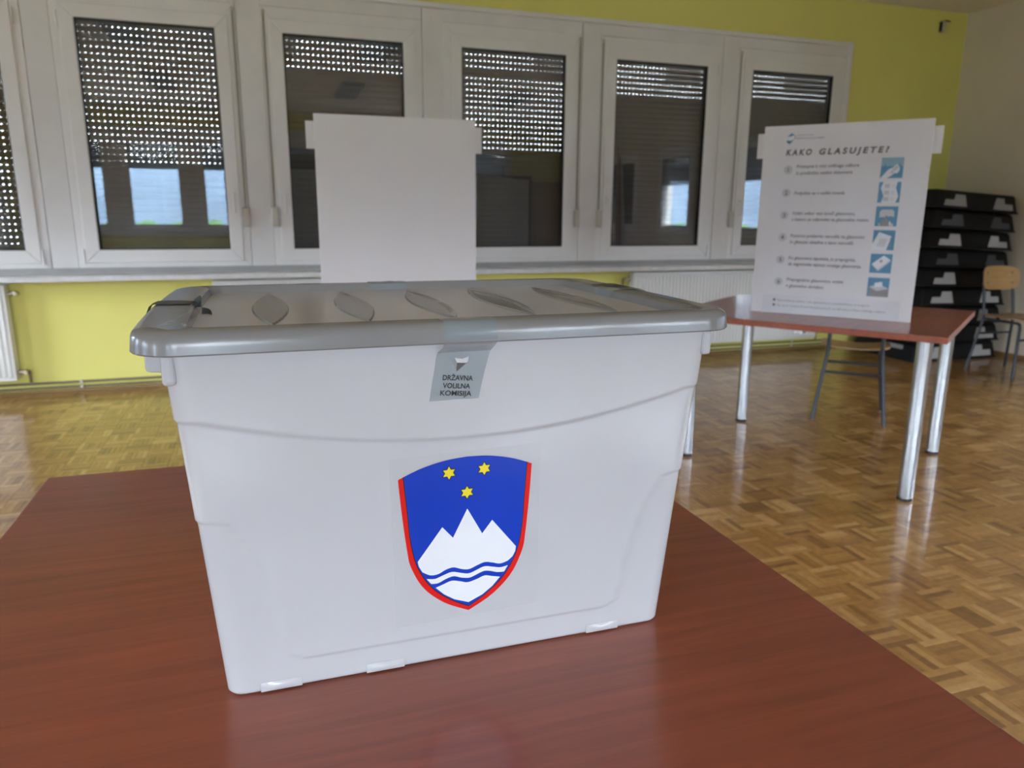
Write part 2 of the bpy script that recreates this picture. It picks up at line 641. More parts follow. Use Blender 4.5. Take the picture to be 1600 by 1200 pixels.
def bars(m, x0, x1, z0, z1, wdt, y0, y1):
    """mitred rectangular frame"""
    o = [(x0, z0), (x1, z0), (x1, z1), (x0, z1)]
    q = [(x0 + wdt, z0 + wdt), (x1 - wdt, z0 + wdt), (x1 - wdt, z1 - wdt), (x0 + wdt, z1 - wdt)]
    for k in range(4):
        a, b_, c, d = o[k], o[(k + 1) % 4], q[(k + 1) % 4], q[k]
        v = [(p[0], y, p[1]) for y in (y0, y1) for p in (a, b_, c, d)]
        m.add(v, [(0, 1, 2, 3), (7, 6, 5, 4), (0, 4, 5, 1), (2, 6, 7, 3), (1, 5, 6, 2), (3, 7, 4, 0)])
    return m


def window(loc, rz, label, side, open_rows, zg0=.966, zg1=2.417, box=True, detail=True, shut=None):
    """side: +1 handle and strap on local +x. open_rows(row from top)->bool slat with light slots"""
    WN[0] += 1
    root = empty('window_%d' % WN[0], loc, rz)
    struct(root, label, 'window')
    gz0, gz1 = zg0, zg1
    hx = .415
    fr = bars(MB(), -.552, .552, gz0 - .12, gz1 + .163, .075, 0, .07).build('frame', M['pvc'], root, bevel=.003)
    if box:
        MB().box(-.552, .552, .002, .07, gz1 + .165, gz1 + .25).build('shutter_box', M['panel'], root, bevel=.003)
    sash = bars(MB(), -.502, .502, gz0 - .087, gz1 + .087, .087, -.014, .05).build('sash', M['pvc'], root, bevel=.005)
    bars(MB(), -hx, hx, gz0, gz1, .008, -.004, .03).build('gasket', M['gasket'], sash)
    MB().box(-hx + .006, hx - .006, .018, .026, gz0 + .006, gz1 - .006).build('pane', M['pane'], root)
    # handle: base plate and lever
    hxx = side * .462
    hz = gz0 + .36
    h = MB().box(hxx - .014, hxx + .014, -.024, -.0142, hz - .03, hz + .05)
    h.tube([(hxx, -.022, hz + .02), (hxx, -.05, hz + .02), (hxx, -.055, hz + .01), (hxx, -.055, hz - .11)], .0085, 8)
    h.build('handle', M['pvc'], sash, smooth=40)
    for zz in (gz0 - .055, gz1 - .03):
        MB().tube([(-side * .512, -.012, zz - .04), (-side * .512, -.012, zz + .06)], .0075, 8).build('hinge', M['pvc'], sash, smooth=40)
    if detail:
        sx = side * .535
        MB().box(sx - .007, sx + .007, -.006, -.0035, gz0 + .28, gz1 + .12).build('strap', M['strap'], root)
        MB().box(sx - .012, sx + .012, -.012, -.0005, gz1 + .115, gz1 + .14).build('strap_guide', M['winder'], root, bevel=.003)
        MB().box(sx - .024, sx + .024, -.034, -.0005, gz0 + .155, gz0 + .29).build('strap_winder', M['winder'], root, bevel=.008, seg=3)
    # roller shutter: side rails, then slats hanging from the top
    rail = MB().box(-.475, -.445, .075, .11, gz0 - .05, gz1 + .06).box(.445, .475, .075, .11, gz0 - .05, gz1 + .06)
    zlow = gz0 - .045 if shut is None else shut
    rail.box(-.45, .45, .088, .098, zlow - .012, zlow + .001)
    sh = rail.build('roller_shutter', M['slat'], root)
    n = int((gz1 + .06 - zlow) / .042)
    if detail:
        for r in range(n):
            z = zlow + (n - 1 - r) * .042
            inst(SLAT_H if open_rows(r) else SLAT_C, 'slat', sh, (0, .092, z))
    else:
        m = MB()
        for r in range(n):
            z = zlow + (n - 1 - r) * .042
            me = SLAT_H if open_rows(r) else SLAT_C
            m.add([(v.co.x, v.co.y + .092, v.co.z + z) for v in me.vertices], [tuple(p.vertices) for p in me.polygons])
        m.build('slat_curtain', M['slat'], sh)
    # reveal boards so the opening is closed around the frame
    rv = MB()
    rv.box(-.56, -.476, .0705, .20, gz0 - .13, gz1 + .25).box(.476, .56, .0705, .20, gz0 - .13, gz1 + .25)
    rv.box(-.56, .56, .0705, .20, gz1 + .075, gz1 + .25).box(-.56, .56, .0705, .24, gz0 - .16, gz0 - .065)
    rv.build('reveal', M['panel'], root)
    return root


back_rows = [
    (lambda r: True, 1, 'window at the far left edge with light through every shutter row'),
    (lambda r: True, -1, 'leftmost full window, shutter slots lit over its upper half'),
    (lambda r: 1 <= r <= 21, 1, 'window left of the blank white screen, mostly lit shutter slots'),
    (lambda r: 1 <= r <= 5, -1, 'window half hidden by the blank white screen, few lit rows'),
    (lambda r: r in (1, 2, 3) or 5 <= r <= 17, 1, 'window right of the blank white screen with many lit rows'),
    (lambda r: 1 <= r <= 6, -1, 'window with reflected flags and six lit shutter rows'),
    (lambda r: 1 <= r <= 5, -1, 'last window on the right, partly behind the poster'),
]
back_rows[0] = (lambda r: True, 1, 'window beyond the left edge of the photo')
back_rows[1] = (lambda r: True, -1, 'cut-off window at the left edge with every shutter row lit')
for k in range(7):
    gx = -1.035 + PITCHX * (k - 2) + .4155
    fn, side, lab = back_rows[k]
    window((gx, Y_BACK, 0), 0, lab, side, fn)
for k in range(7):
    closed = OPP_SHUT[k] < 1
    window((OPP_GLASS[k] + .415, Y_OPP, 0), math.pi, 'window number %s in the wall behind the camera' % ('one two three four five six seven'.split()[k]), 1,
           (lambda r: r < 4) if closed else (lambda r: True), detail=False, shut=None if closed else OPP_SHUT[k])
for k, wy in enumerate(RIGHT_WIN):
    window((X_RIGHT, wy, 0), -math.pi / 2, ['side wall window farthest behind the camera', 'middle window of the side wall', 'side wall window nearest the black trays'][k], 1,
           lambda r: True, zg0=1.05, zg1=2.10, box=False, detail=False, shut=1.69)

for k, wy in enumerate(ADDED_LEFT_WIN):  # extra windows, there only for the daylight they let in
    window((X_LEFT, wy, 0), math.pi / 2, ['rearmost added daylight window of the left side wall', 'second added daylight window from the back of the left side wall', 'third added daylight window from the back of the left side wall', 'added left side wall daylight window nearest the yellow wall'][k], 1,
           lambda r: True, zg0=.966, zg1=2.33, box=False, detail=False, shut=[1.7, 1.7, 1.7, 2.0][k])

TN = [0]


def trim(mb, mat, label, bevel=.003):
    TN[0] += 1
    return struct(mb.build('trim_%d' % TN[0], mat, bevel=bevel), label, 'trim')


posn = ['beyond the left edge', 'at the far left edge', 'left of the first full window', 'between the first and second full windows', 'above the blank white screen',
        'between the third and fourth full windows', 'left of the last window']
for k in range(0, 7):
    x1 = -1.1705 + PITCHX * (k - 2)
    trim(MB().box(x1 - .158 if k else WX0, x1 - .002, Y_BACK - .001, Y_BACK + .06, .846, 2.664), M['panel'], 'white mullion panel ' + posn[k])
trim(MB().box(WX0, WX1, Y_BACK - .014, Y_BACK + .05, 2.668, 2.702), M['pvc'], 'white cover strip along the top of the windows')
trim(MB().box(4.9955, WX1, Y_BACK - .014, Y_BACK + .05, .846, 2.668), M['pvc'], 'white cover strip at the right end of the windows')
trim(MB().box(WX0, WX1, Y_BACK + .004, Y_BACK + .06, .808, .8455), M['grey_profile'], 'grey profile between window frames and sill', None)
trim(MB().box(WX0, WX1 + .02, 5.50, Y_BACK + .05, .771, .8079), M['sill'], 'long pale window sill above the radiators', .006)
for k in range(8):
    x0 = OPP_GLASS[0] + PITCHX * (k - 1) + .9685
    trim(MB().box(x0 if k else OX0, x0 + .158 if k < 7 else OX1, Y_OPP - .06, Y_OPP + .001, .846, 2.664), M['panel'], 'white mullion panel number %s behind the camera' % 'one two three four five six seven eight'.split()[k])
trim(MB().box(OX0, OX1, Y_OPP - .25, Y_OPP + .014, 2.665, 2.702), M['pvc'], 'white cover strip above the windows behind the camera')
trim(MB().box(OX0, OX1, Y_OPP - .25, Y_OPP + .18, .771, .8455), M['sill'], 'long sill under the windows behind the camera')

# ------------------------------------------------------------------ heating
def radiator(x0, x1, label, valves):
    z0, z1 = .117, .752
    root = empty('radiator', ((x0 + x1) / 2, Y_BACK - .06, z0))
    tag(root, label, 'radiator', 'panel radiators under the windows')
    hw_, H = (x1 - x0) / 2, z1 - z0
    n = int((x1 - x0) / .0333)
    m = MB()
    rows = []
    xs, ds = [], []
    for i in range(n):
        a = -hw_ + .01 + (x1 - x0 - .02) * i / n
        wd = (x1 - x0 - .02) / n
        for t, d in ((0, 0), (.18, .007), (.55, .007), (.73, 0)):
            xs.append(a + wd * t); ds.append(d)
    xs.append(hw_ - .01); ds.append(0)
    zz = [(.02, 0), (.035, 1), (H - .035, 1), (H - .02, 0)]
    rows = [[(x, -.045 - d * k, z) for x, d in zip(xs, ds)] for z, k in zz]
    v = [p for r in rows for p in r]
    L_ = len(xs)
    m.add(v, [(j * L_ + i, j * L_ + i + 1, (j + 1) * L_ + i + 1, (j + 1) * L_ + i) for j in range(3) for i in range(L_ - 1)])
    m.build('front_panel', M['radiator'], root)
    bars(MB(), -hw_, hw_, 0, H, .021, -.0455, -.036).build('panel_rim', M['radiator'], root, bevel=.003)
    MB().box(-hw_ + .01, hw_ - .01, .025, .036, .01, H - .01).build('rear_panel', M['radiator'], root)
    for s in (-1, 1):
        MB().box(min(s * hw_, s * (hw_ - .003)), max(s * hw_, s * (hw_ - .003)), -.036, .035, .004, H - .004).build('side_cover', M['radiator'], root)
    g = MB()
    k = int(2 * hw_ / .02)
    for i in range(k):
        x = -hw_ + .006 + (2 * hw_ - .012) * i / k
        g.box(x, x + .006, -.036, .035, H - .006, H - .001)
    g.box(-hw_, hw_, -.036, -.030, H - .008, H).box(-hw_, hw_, .029, .035, H - .008, H)
    g.build('top_grille', M['radiator'], root)
    for s, top in valves:
        zc = H - .06 if top else .05
        m = MB().tube([(s * hw_, 0, zc), (s * (hw_ + .045), 0, zc)], .011, 10)
        m.tube([(s * (hw_ + .012), 0, zc), (s * (hw_ + .03), 0, zc)], .018, 10)
        m.tube([(s * (hw_ + .045), -.02, zc), (s * (hw_ + .045), .02, zc)], .014, 10)
        vv = m.build('valve', M['brass'], root, smooth=40)
        if top and s > 0:
            continue
        MB().tube([(s * (hw_ + .045), .02, zc), (s * (hw_ + .06), .024, zc), (s * (hw_ + .06), .026, zc - .02), (s * (hw_ + .06), .026, -.030)], .008, 8).build('supply_pipe', M['pipe'], vv, smooth=40)
    return root


radiator(-3.3, -1.597, 'white panel radiator cut off by the left edge of the photo', [(1, False), (1, True)])
radiator(-.341, 1.55, 'white panel radiator behind the ballot box, only its top showing', [(1, False)])
radiator(2.935, 4.855, 'white panel radiator behind the table with the poster', [(-1, True), (1, False)])
for z, lab in ((.071, 'upper thin brown heating pipe along the foot of the yellow wall'), (.038, 'lower thin brown heating pipe just above the skirting')):
    p = MB().tube([(X_LEFT + .02, Y_BACK - .014, z), (5.05, Y_BACK - .014, z)], .0085, 10).build('heating_pipe', M['pipe'], smooth=40)
    tag(p, lab, 'pipe', 'heating pipes')
    for k in range(7):
        MB().box(-2.43 + k * 1.18, -2.41 + k * 1.18, Y_BACK - .026, Y_BACK - .0005, z - .012, z + .012).build('pipe_clip', M['winder'], p, bevel=.003)

s = empty('wall_sensor', (6.0, Y_BACK, 2.86))
tag(s, 'small dark device near the top corner of the yellow wall', 'sensor')
MB().box(-.022, .022, -.035, -.0005, 0, .09).build('housing', M['winder'], s, bevel=.006)
MB().box(-.026, -.0222, -.034, -.002, .0, .085).build('side_plate', M['black_plastic'], s, bevel=.0015)
MB().tube([(.0, -.015, .088), (.03, -.012, .10), (.09, -.006, .098)], .004, 6).build('cable', M['black_plastic'], s, smooth=40)

# ------------------------------------------------------------------ tables
def table(name, loc, rz, lx, ly, legs, label, grain='X'):
    root = empty(name, loc, rz)
    tag(root, label, 'table', 'cherry laminate tables')
    top = MB().box(-lx / 2, lx / 2, -ly / 2, ly / 2, T_Z - .028, T_Z).build('tabletop', M['cherry'], root, bevel=.002)
    for x, y in legs:
        l = MB().tube([(x, y, .014), (x, y, T_Z - .03)], .032, 28).build('leg', M['alu'], root, smooth=40)
        MB().tube([(x, y, 0), (x, y, .0138)], .0315, 28).build('foot', M['black_plastic'], l, smooth=40)
        MB().tube([(x, y, T_Z - .033), (x, y, T_Z - .0282)], .05, 24).build('mount_plate', M['metal'], l, smooth=40)
    MB().box(-lx / 2 + .14, lx / 2 - .14, -.02, .02, T_Z - .06, T_Z - .0282).build('rail', M['metal'], root)
    return root


tcx, tcy = (T_X0 + T_X1) / 2, (T_Y0 + T_Y1) / 2
lx, ly = T_X1 - T_X0, T_Y1 - T_Y0
table('table', (tcx, tcy, 0), 0, lx, ly, [(sx * (lx / 2 - .12), sy * (ly / 2 - .11)) for sx in (-1, 1) for sy in (-1, 1)],
      'red-brown wooden table in the foreground under the ballot box')
EU, EV = Vector((-.580, .8146)), Vector((.8146, .580))
U0, U1, V0, V1 = .32, 1.555, 3.397, 4.478
c = EU * ((U0 + U1) / 2) + EV * ((V0 + V1) / 2)
ang = math.atan2(EV.y, EV.x)
lu, lv = U1 - U0, V1 - V0
table('table', (c.x, c.y, 0), ang, lv, lu, [(v - (V0 + V1) / 2, u - (U0 + U1) / 2) for v in (3.541, 4.371) for u in (.416, 1.448)],
      'red-brown table with silver legs carrying the poster screen')
table('table', (.60, 3.62, 0), 0, 1.081, 1.235, [(sx * .415, sy * .516) for sx in (-1, 1) for sy in (-1, 1)],
      'table hidden behind the ballot box carrying the blank screen')

# ------------------------------------------------------------------ voting screens
def screen(loc, rz, label):
    """front panel faces local -y; bottom centre at origin"""
    W, H, t = .717, .883, .005
    root = empty('voting_screen', loc, rz)
    tag(root, label, 'voting screen', 'cardboard voting screens')
    MB().box(-W / 2, W / 2, 0, t, 0, H).build('front_panel', M['card'], root, bevel=.001)
    for s in (-1, 1):
        MB().add([(s * .315, t + .001, 0), (s * .320, t + .001, 0), (s * .29, .40, 0), (s * .285, .40, 0), (s * .315, t + .001, H), (s * .320, t + .001, H), (s * .29, .40, H - .03), (s * .285, .40, H - .03)],
                 [(0, 1, 2, 3), (4, 7, 6, 5), (0, 4, 5, 1), (1, 5, 6, 2), (2, 6, 7, 3), (3, 7, 4, 0)]).build('side_panel', M['card'], root)
    MB().box(-W / 2 - .034, W / 2 + .034, .018, .022, .738, .853).build('locking_strip', M['card'], root, bevel=.001)
    return root


screen((.605, 3.445, T_Z), math.radians(-1.0), 'blank white cardboard voting screen behind the ballot box')
P_BL, P_BR = Vector((2.326, 3.169)), Vector((2.780, 2.611))
pc = (P_BL + P_BR) / 2
pang = math.atan2((P_BR - P_BL).y, (P_BR - P_BL).x)
screen((pc.x, pc.y, T_Z), pang, 'white voting screen carrying the printed voting instructions')

# ------------------------------------------------------------------ poster on the right-hand screen
# poster space: x right 0..0.719 from the panel's left edge, y up from the table
poster = empty('poster', (P_BL.x, P_BL.y, T_Z), pang)
tag(poster, 'printed white instruction poster in a clear sleeve on the right screen', 'poster')


def pdisp(x, y):
    """creases: vertical and horizontal fold"""
    return .0022 + .0030 * max(0, 1 - abs(x - .359) / .10) ** 1.5 + .0012 * max(0, 1 - abs(y - .445) / .06) + .0008 * math.sin(x * 21 + y * 7)


def pmesh(mb, name, mat, parent, lift):
    mb.v = [(v[0], -(pdisp(v[0], v[1]) + lift + v[2]), v[1]) for v in mb.v]
    return mb.build(name, mat, parent)


def move(mb, dx, dy):
    mb.v = [(v[0] + dx, v[1] + dy, v[2]) for v in mb.v]
    return mb


pap = MB().grid(lambda u, v: (.055 + .615 * u, .004 + .875 * v, 0), 40, 40)
paper = pmesh(pap, 'paper', M['paper'], poster, 0)
slv = MB().grid(lambda u, v: (.004 + .711 * u, .003 + .878 * v, 0), 30, 20)
pmesh(slv, 'sleeve', M['sleeve'], poster, .0016)


def line(txt, x, y, size, mat, maxw=None, bold=.006, shear=0, name='text_line', space=1.0):
    return pmesh(move(text_mb(txt, size, bold=bold, shear=shear, maxw=maxw, space=space), x, y), name, M[mat], poster, .0006)


line('KAKO', .108, .748, .036, 'grey_ink', .116, .045, .18, 'heading', 1.5)
line('GLASUJETE?', .254, .748, .036, 'grey_ink', .294, .045, .18, 'heading', 1.5)
line('REPUBLIKA SLOVENIJA', .150, .834, .010, 'mid_ink', .075)
line('DRŽAVNA VOLILNA KOMISIJA', .150, .819, .012, 'mid_ink', .125, .012)
TX = [(.694, .664, 'Pristopite k mizi volilnega odbora', .272, 'in predložite osebni dokument.', .250),
      (.572, None, 'Podpišite se v volilni imenik.', .226, None, None),
      (.479, .451, 'Volilni odbor vam izroči glasovnico,', .277, 's katero se odpravite na glasovalno mesto.', .339),
      (.374, .345, 'Pozorno preberite navodila na glasovnici', .327, 'in glasujte skladno s temi navodili.', .285),
      (.269, .240, 'Ko glasovnico izpolnite, jo prepognite,', .300, 'da zagotovite tajnost svojega glasovanja.', .328),
      (.165, .135, 'Prepognjeno glasovnico vrzite', .257, 'v glasovalno skrinjico.', .175)]
NY = [.682, .576, .471, .368, .261, .155]
for k, (ya, yb, a, wa, b_, wb) in enumerate(TX):
    line(a, .161, ya - .005, .0220, 'grey_ink', wa, .014, .15)
    if b_:
        line(b_, .161, yb - .005, .0220, 'grey_ink', wb, .014, .15)
    circ = MB().poly([(.125 + .020 * math.cos(t), NY[k] + .020 * math.sin(t)) for t in [2 * math.pi * i / 24 for i in range(24)]], 0)
    bd = pmesh(circ, 'number_badge', M['light_ink'], poster, .0004)
    pmesh(move(text_mb(str(k + 1), .026, 'CENTER', bold=.02), .125, NY[k] - .009), 'numeral', M['grey_ink'], bd, .0008)
pmesh(MB().grid(lambda u, v: (.055 + .615 * u, .006 + .084 * v, 0), 30, 2), 'footer_band', M['pale_ink'], poster, .0003)
line('Glasovanje je osebno, zato glasovanje po pooblaščencu ni mogoče.', .125, .059, .0155, 'mid_ink', .42)
line('Če vas to zanima ali potrebujete pomoč, se obrnite na člana volilnega odbora.', .125, .034, .0155, 'mid_ink', .488)
for yy in (.065, .040):
    pmesh(MB().poly([(.112 + .0065 * math.cos(t), yy + .0065 * math.sin(t)) for t in [2 * math.pi * i / 16 for i in range(16)]], 0), 'bullet', M['grey_ink'], poster, .0006)
# small folded-ballot emblem
for pts, mt in (([(.108, .832), (.127, .848), (.142, .840), (.125, .833)], 'icon_blue'), ([(.108, .832), (.125, .833), (.142, .840), (.140, .818), (.122, .813), (.108, .818)], 'white_ink'),
                ([(.108, .818), (.122, .813), (.140, .818), (.121, .798), (.108, .806)], 'teal'), ([(.142, .840), (.146, .828), (.140, .818)], 'icon_blue')):
    pmesh(MB().poly(pts, 0), 'emblem_facet', M[mt], poster, .0006)
IY = [(.636, .725), (.530, .620), (.426, .514), (.320, .409), (.216, .303), (.108, .195)]
for k, (y0, y1) in enumerate(IY):
    x0, x1 = .525, .615
    S = y1 - y0
    sq = pmesh(MB().grid(lambda u, v: (x0 + (x1 - x0) * u, y0 + S * v, 0), 4, 4), 'pictogram', M['icon_blue'], poster, .0005)

    def art(pts, mat, lift=.0008, nm='pictogram_shape'):
        pmesh(MB().poly([(x0 + .09 * p[0], y0 + S * p[1]) for p in pts], 0), nm, M[mat], sq, lift)
    if k == 0:
        art([(0, .58), (1, .58), (1, 1), (0, 1)], 'icon_pale')
        for cx in (.26, .5, .76):
            art([(cx - .12, .55), (cx + .12, .55), (cx + .09, .74), (cx + .05, .80), (cx + .06, .92), (cx - .06, .92), (cx - .05, .80), (cx - .09, .74)], 'icon_blue', .0010)
        art([(.02, 0), (.30, 0), (.50, .12), (.62, .24), (.76, .24), (.84, .36), (.84, .52), (.70, .68), (.54, .52), (.36, .44), (.20, .24)], 'white_ink', .0012)
        art([(.50, .42), (.70, .62), (.80, .50), (.62, .34)], 'light_ink', .0014)
        art([(.46, .28), (.54, .36), (.58, .30), (.50, .25)], 'mid_ink', .0015)
    elif k == 1:
        art([(.18, 0), (.82, 0), (.92, .30), (.78, .72), (.82, 1), (.20, 1), (.10, .72), (.26, .32)], 'white_ink')
        for yy in (.08, .38, .72):
            art([(.26, yy), (.50, yy), (.50, yy + .2), (.26, yy + .2)], 'light_ink', .0010)
            art([(.58, yy), (.74, yy), (.74, yy + .16), (.58, yy + .16)], 'pale_ink', .0010)
    elif k == 2:
        art([(.18, 0), (.84, 0), (.84, .72), (.74, .84), (.28, .84), (.18, .72)], 'light_ink')
        art([(.18, 0), (.66, 0), (.62, .26), (.54, .40), (.56, .54), (.44, .54), (.44, .40), (.34, .26)], 'mid_ink', .0010)
        art([(.64, .10), (.74, .12), (.68, .30)], 'white_ink', .0012)
    elif k == 3:
        art([(-.02, 0), (.66, 0), (.84, .70), (.26, .90), (.0, .30)], 'white_ink')
        for q in range(6):
            art([(.22 + .02 * q, .22 + .07 * q), (.58 + .02 * q, .18 + .07 * q), (.58 + .02 * q, .20 + .07 * q), (.22 + .02 * q, .24 + .07 * q)], 'mid_ink', .0010)
        art([(.84, .12), (.88, .14), (.82, .62), (.78, .60)], 'mid_ink', .0012)
    elif k == 4:
        art([(.10, .42), (.40, .10), (.92, .62), (.92, .70), (.60, .90)], 'light_ink')
        art([(.08, .46), (.38, .20), (.92, .70), (.60, .92)], 'white_ink', .0010)
        art([(.46, .56), (.54, .56), (.58, .66), (.50, .70), (.42, .64)], 'mid_ink', .0012)
    else:
        art([(.08, 0), (1, 0), (1, .44), (.66, .60), (.30, .60), (.08, .50)], 'mid_ink')
        art([(.08, .50), (.44, .30), (1, .44), (.66, .60), (.30, .60)], 'light_ink', .0010)
        art([(.34, .48), (.70, .54), (.66, .80), (.32, .72)], 'white_ink', .0012)

# ------------------------------------------------------------------ ballot box
BX, BY = .1815, .871
box = empty('ballot_box', (BX, BY, T_Z))
tag(box, 'white plastic ballot box with grey lid and blue mountain emblem', 'ballot box')
K = .068
HX0, HY0 = .2415, .168
TUB_H = .366


def sstep(a, b_, x):
    t = min(1, max(0, (x - a) / (b_ - a)))
    return t * t * (3 - 2 * t)


XP = [(.0, .190), (.033, .190), (.040, .2035), (.0627, .2105), (.1058, .2155), (.1356, .2225), (.160, .2300), (.180, .2420), (.191, .2500), (.196, .30)]


def outset(s, z):
    """outward step of the wall: upper band above a smile curve, middle panel, plain foot"""
    zb = .2562 + .035 * s * s
    d = .0022 * sstep(zb - .0016, zb + .0016, z)
    xs_ = abs(s) * .2609
    if z > .196 and abs(s) >= 1:
        xp = .4
    else:
        xp = .4
        for (z0, p0), (z1, p1) in zip(XP, XP[1:]):
            if z0 <= z <= z1:
                xp = p0 + (p1 - p0) * (z - z0) / (z1 - z0)
    inside = min(sstep(.0315, .0345, z), 1 - sstep(xp - .0012, xp + .0018, xs_))
    return d + .0018 * inside


def tub_ring(z):
    hx, hy, r = HX0 + K * z, HY0 + K * z, .016
    base = rrect(hx, hy, r, z, n=6, m=90)
    out = []
    for x, y, _ in base:
        cx_, cy_ = max(-(hx - r), min(hx - r, x)), max(-(hy - r), min(hy - r, y))
        n = Vector((x - cx_, y - cy_))
        n.normalize()
        s = (x / (hx - r)) if abs(n.y) > .999 else ((y / (hy - r)) if abs(n.x) > .999 else 1.0)
        d = outset(max(-1, min(1, s)), z)
        out.append((x + n.x * d, y + n.y * d, z))
    return out


rings = []
for off, z in ((.010, .0004), (.004, .0006), (.0012, .002), (.0, .0045)):
    R = tub_ring(z)
    rings.append([(x * (1 - off / HX0), y * (1 - off / HY0), z) for x, y, _ in R])
nz_ = 190
for k in range(nz_ + 1):
    rings.append(tub_ring(.006 + (TUB_H - .006) * k / nz_))
tub = MB().loft(rings).build('tub', M['tub'], box, smooth=50)
# foot nubs and end flanges (handles)
for s in (-1, 1):
    rr = []
    for z, o in ((.3295, .004), (.331, .0), (.3535, .0)):
        x0, x1 = .2660, .2880 - o
        rr.append([(s * x0, -.150, z), (s * x1, -.150 + .006, z), (s * x1, .150 - .006, z), (s * x0, .150, z)])
    MB().loft(rr).build('end_flange', M['tub'], box, bevel=.002)
    for y in (-.183, .183):
        MB().box(min(s * .2575, s * .2690), max(s * .2575, s * .2690), y - .0130, y + .0130, .3265, .3535).build('flange_rib', M['tub'], box, bevel=.004, seg=3)
for x in (-.19, -.085, .165):
    MB().grid(lambda u, v: (x - .02 + .04 * u, -HY0 - .0012 - .0022 * math.sin(math.pi * v) * math.sin(math.pi * u), .002 + .010 * v), 8, 6).build('foot_nub', M['tub'], box, smooth=60)

# lid
LZ = .3545
lid_loops = [(.276, .196, .028, LZ + .0065), (.282, .203, .032, LZ + .001), (.2885, .2095, .038, LZ - .0003), (.2915, .2128, .041, LZ + .0003), (.2923, .2138, .041, LZ + .0016), (.2917, .2132, .041, LZ + .0080),
             (.2911, .2126, .041, LZ + .0135), (.2898, .2113, .040, LZ + .0170), (.2868, .2083, .038, LZ + .0195), (.2825, .2040, .036, LZ + .0207),
             (.2520, .1890, .022, LZ + .0210), (.2478, .1878, .019, LZ + .0195), (.2455, .1862, .018, LZ + .0120), (.2438, .1842, .016, LZ + .0062), (.2400, .1805, .015, LZ + .0052)]
rings = [rrect(a, b_, r, z, n=8, m=16, bulge=.006 if i < 10 else .004) for i, (a, b_, r, z) in enumerate(lid_loops)]
lid = MB().loft(rings).build('lid', M['lid'], box, smooth=35)
FZ = LZ + .0052
for k, rx in enumerate((-.176, -.084, .005, .0925, .189)):
    # leaf-shaped raised rib running front to back
    def leaf(wd, ln, z):
        L_ = []
        for i in range(13):
            t = -1 + i / 6
            L_.append((wd * (1 - t * t), ln * t, z))
        for i in range(11, 0, -1):
            t = -1 + i / 6
            L_.append((-wd * (1 - t * t), ln * t, z))
        return L_
    r = MB().loft([leaf(.0215, .145, 0), leaf(.0205, .143, .006), leaf(.0185, .139, .0085), leaf(.0155, .130, .0085), leaf(.0125, .118, .0078)])
    o = r.build('rib', M['lid'], lid, smooth=30)
    o.location = (rx, -.004 + .014, FZ - .0002)
# raised oval grip at the left end of the tray floor
g = MB().loft([[(a * math.cos(t), b_ * math.sin(t), z) for t in [2 * math.pi * i / 28 for i in range(28)]] for a, b_, z in ((.034, .105, 0), (.033, .103, .002), (.030, .098, .003), (.026, .09, .0022))])
o = g.build('oval_pad', M['lid'], lid, smooth=30)
o.location = (-.2165 + .012, .005, FZ - .0002)
o.scale = (.62, .9, 1)

# seal tapes ------------------------------------------------------------
def ribbon(path, w0, shift, mat, name, parent, nx=6, wave=0):
    """path: list of (a, z) across the rim measured outward; returns mesh fn in (side, a, z)"""
    m = MB()
    n = len(path)
    v = []
    for i, (y, z) in enumerate(path):
        for k in range(nx + 1):
            t = k / nx - .5
            v.append((shift[i] + w0[i] * t, y, z + (wave * math.sin(t * 9 + i) if 3 < i else 0)))
    m.add(v, [(i * (nx + 1) + k, i * (nx + 1) + k + 1, (i + 1) * (nx + 1) + k + 1, (i + 1) * (nx + 1) + k) for i in range(n - 1) for k in range(nx)])
    return m


def fy(z, d=.0046):
    return -(HY0 + K * z + d)


path = [(-.1862, LZ + .0212), (-.1985, LZ + .0219), (-.2055, LZ + .0213), (-.2093, LZ + .0195), (-.2120, LZ + .0160), (-.2136, LZ + .0105), (-.2139, LZ + .004), (-.2128, LZ + .0004),
        (-.2075, LZ - .004), (fy(.3440, .0052), .3440), (fy(.338), .338), (fy(.330), .330), (fy(.320), .320), (fy(.310), .310), (fy(.2965), .2965)]
shift = [-.004, -.003, -.002, -.002, -.002, -.002, -.002, -.002, -.0025, -.0045, -.006, -.0075, -.0095, -.0115, -.0137]
w0 = [.052, .052, .0515, .051, .051, .051, .051, .051, .051, .0525, .052, .051, .050, .0495, .049]
tape = ribbon(path, w0, shift, M['tape'], 'seal_tape', box, wave=.0002).build('seal_tape', M['tape'], box, smooth=40)
tape['label'] = 'grey sealing tape printed with three lines of lettering'


def on_front(mb, x, z, rot, name, mat, parent, d):
    """place flat art on the sloping front wall: art x right, y up, centre (x, z)"""
    ca, sa = math.cos(rot), math.sin(rot)
    cs = 1 / math.hypot(1, K)
    out = []
    for vx, vy, vz in mb.v:
        X, Yv = x + ca * vx - sa * vy, sa * vx + ca * vy
        zz = z + Yv * cs
        out.append((X, -(HY0 + K * zz + d + vz), zz))
    mb.v = out
    return mb.build(name, mat, parent)


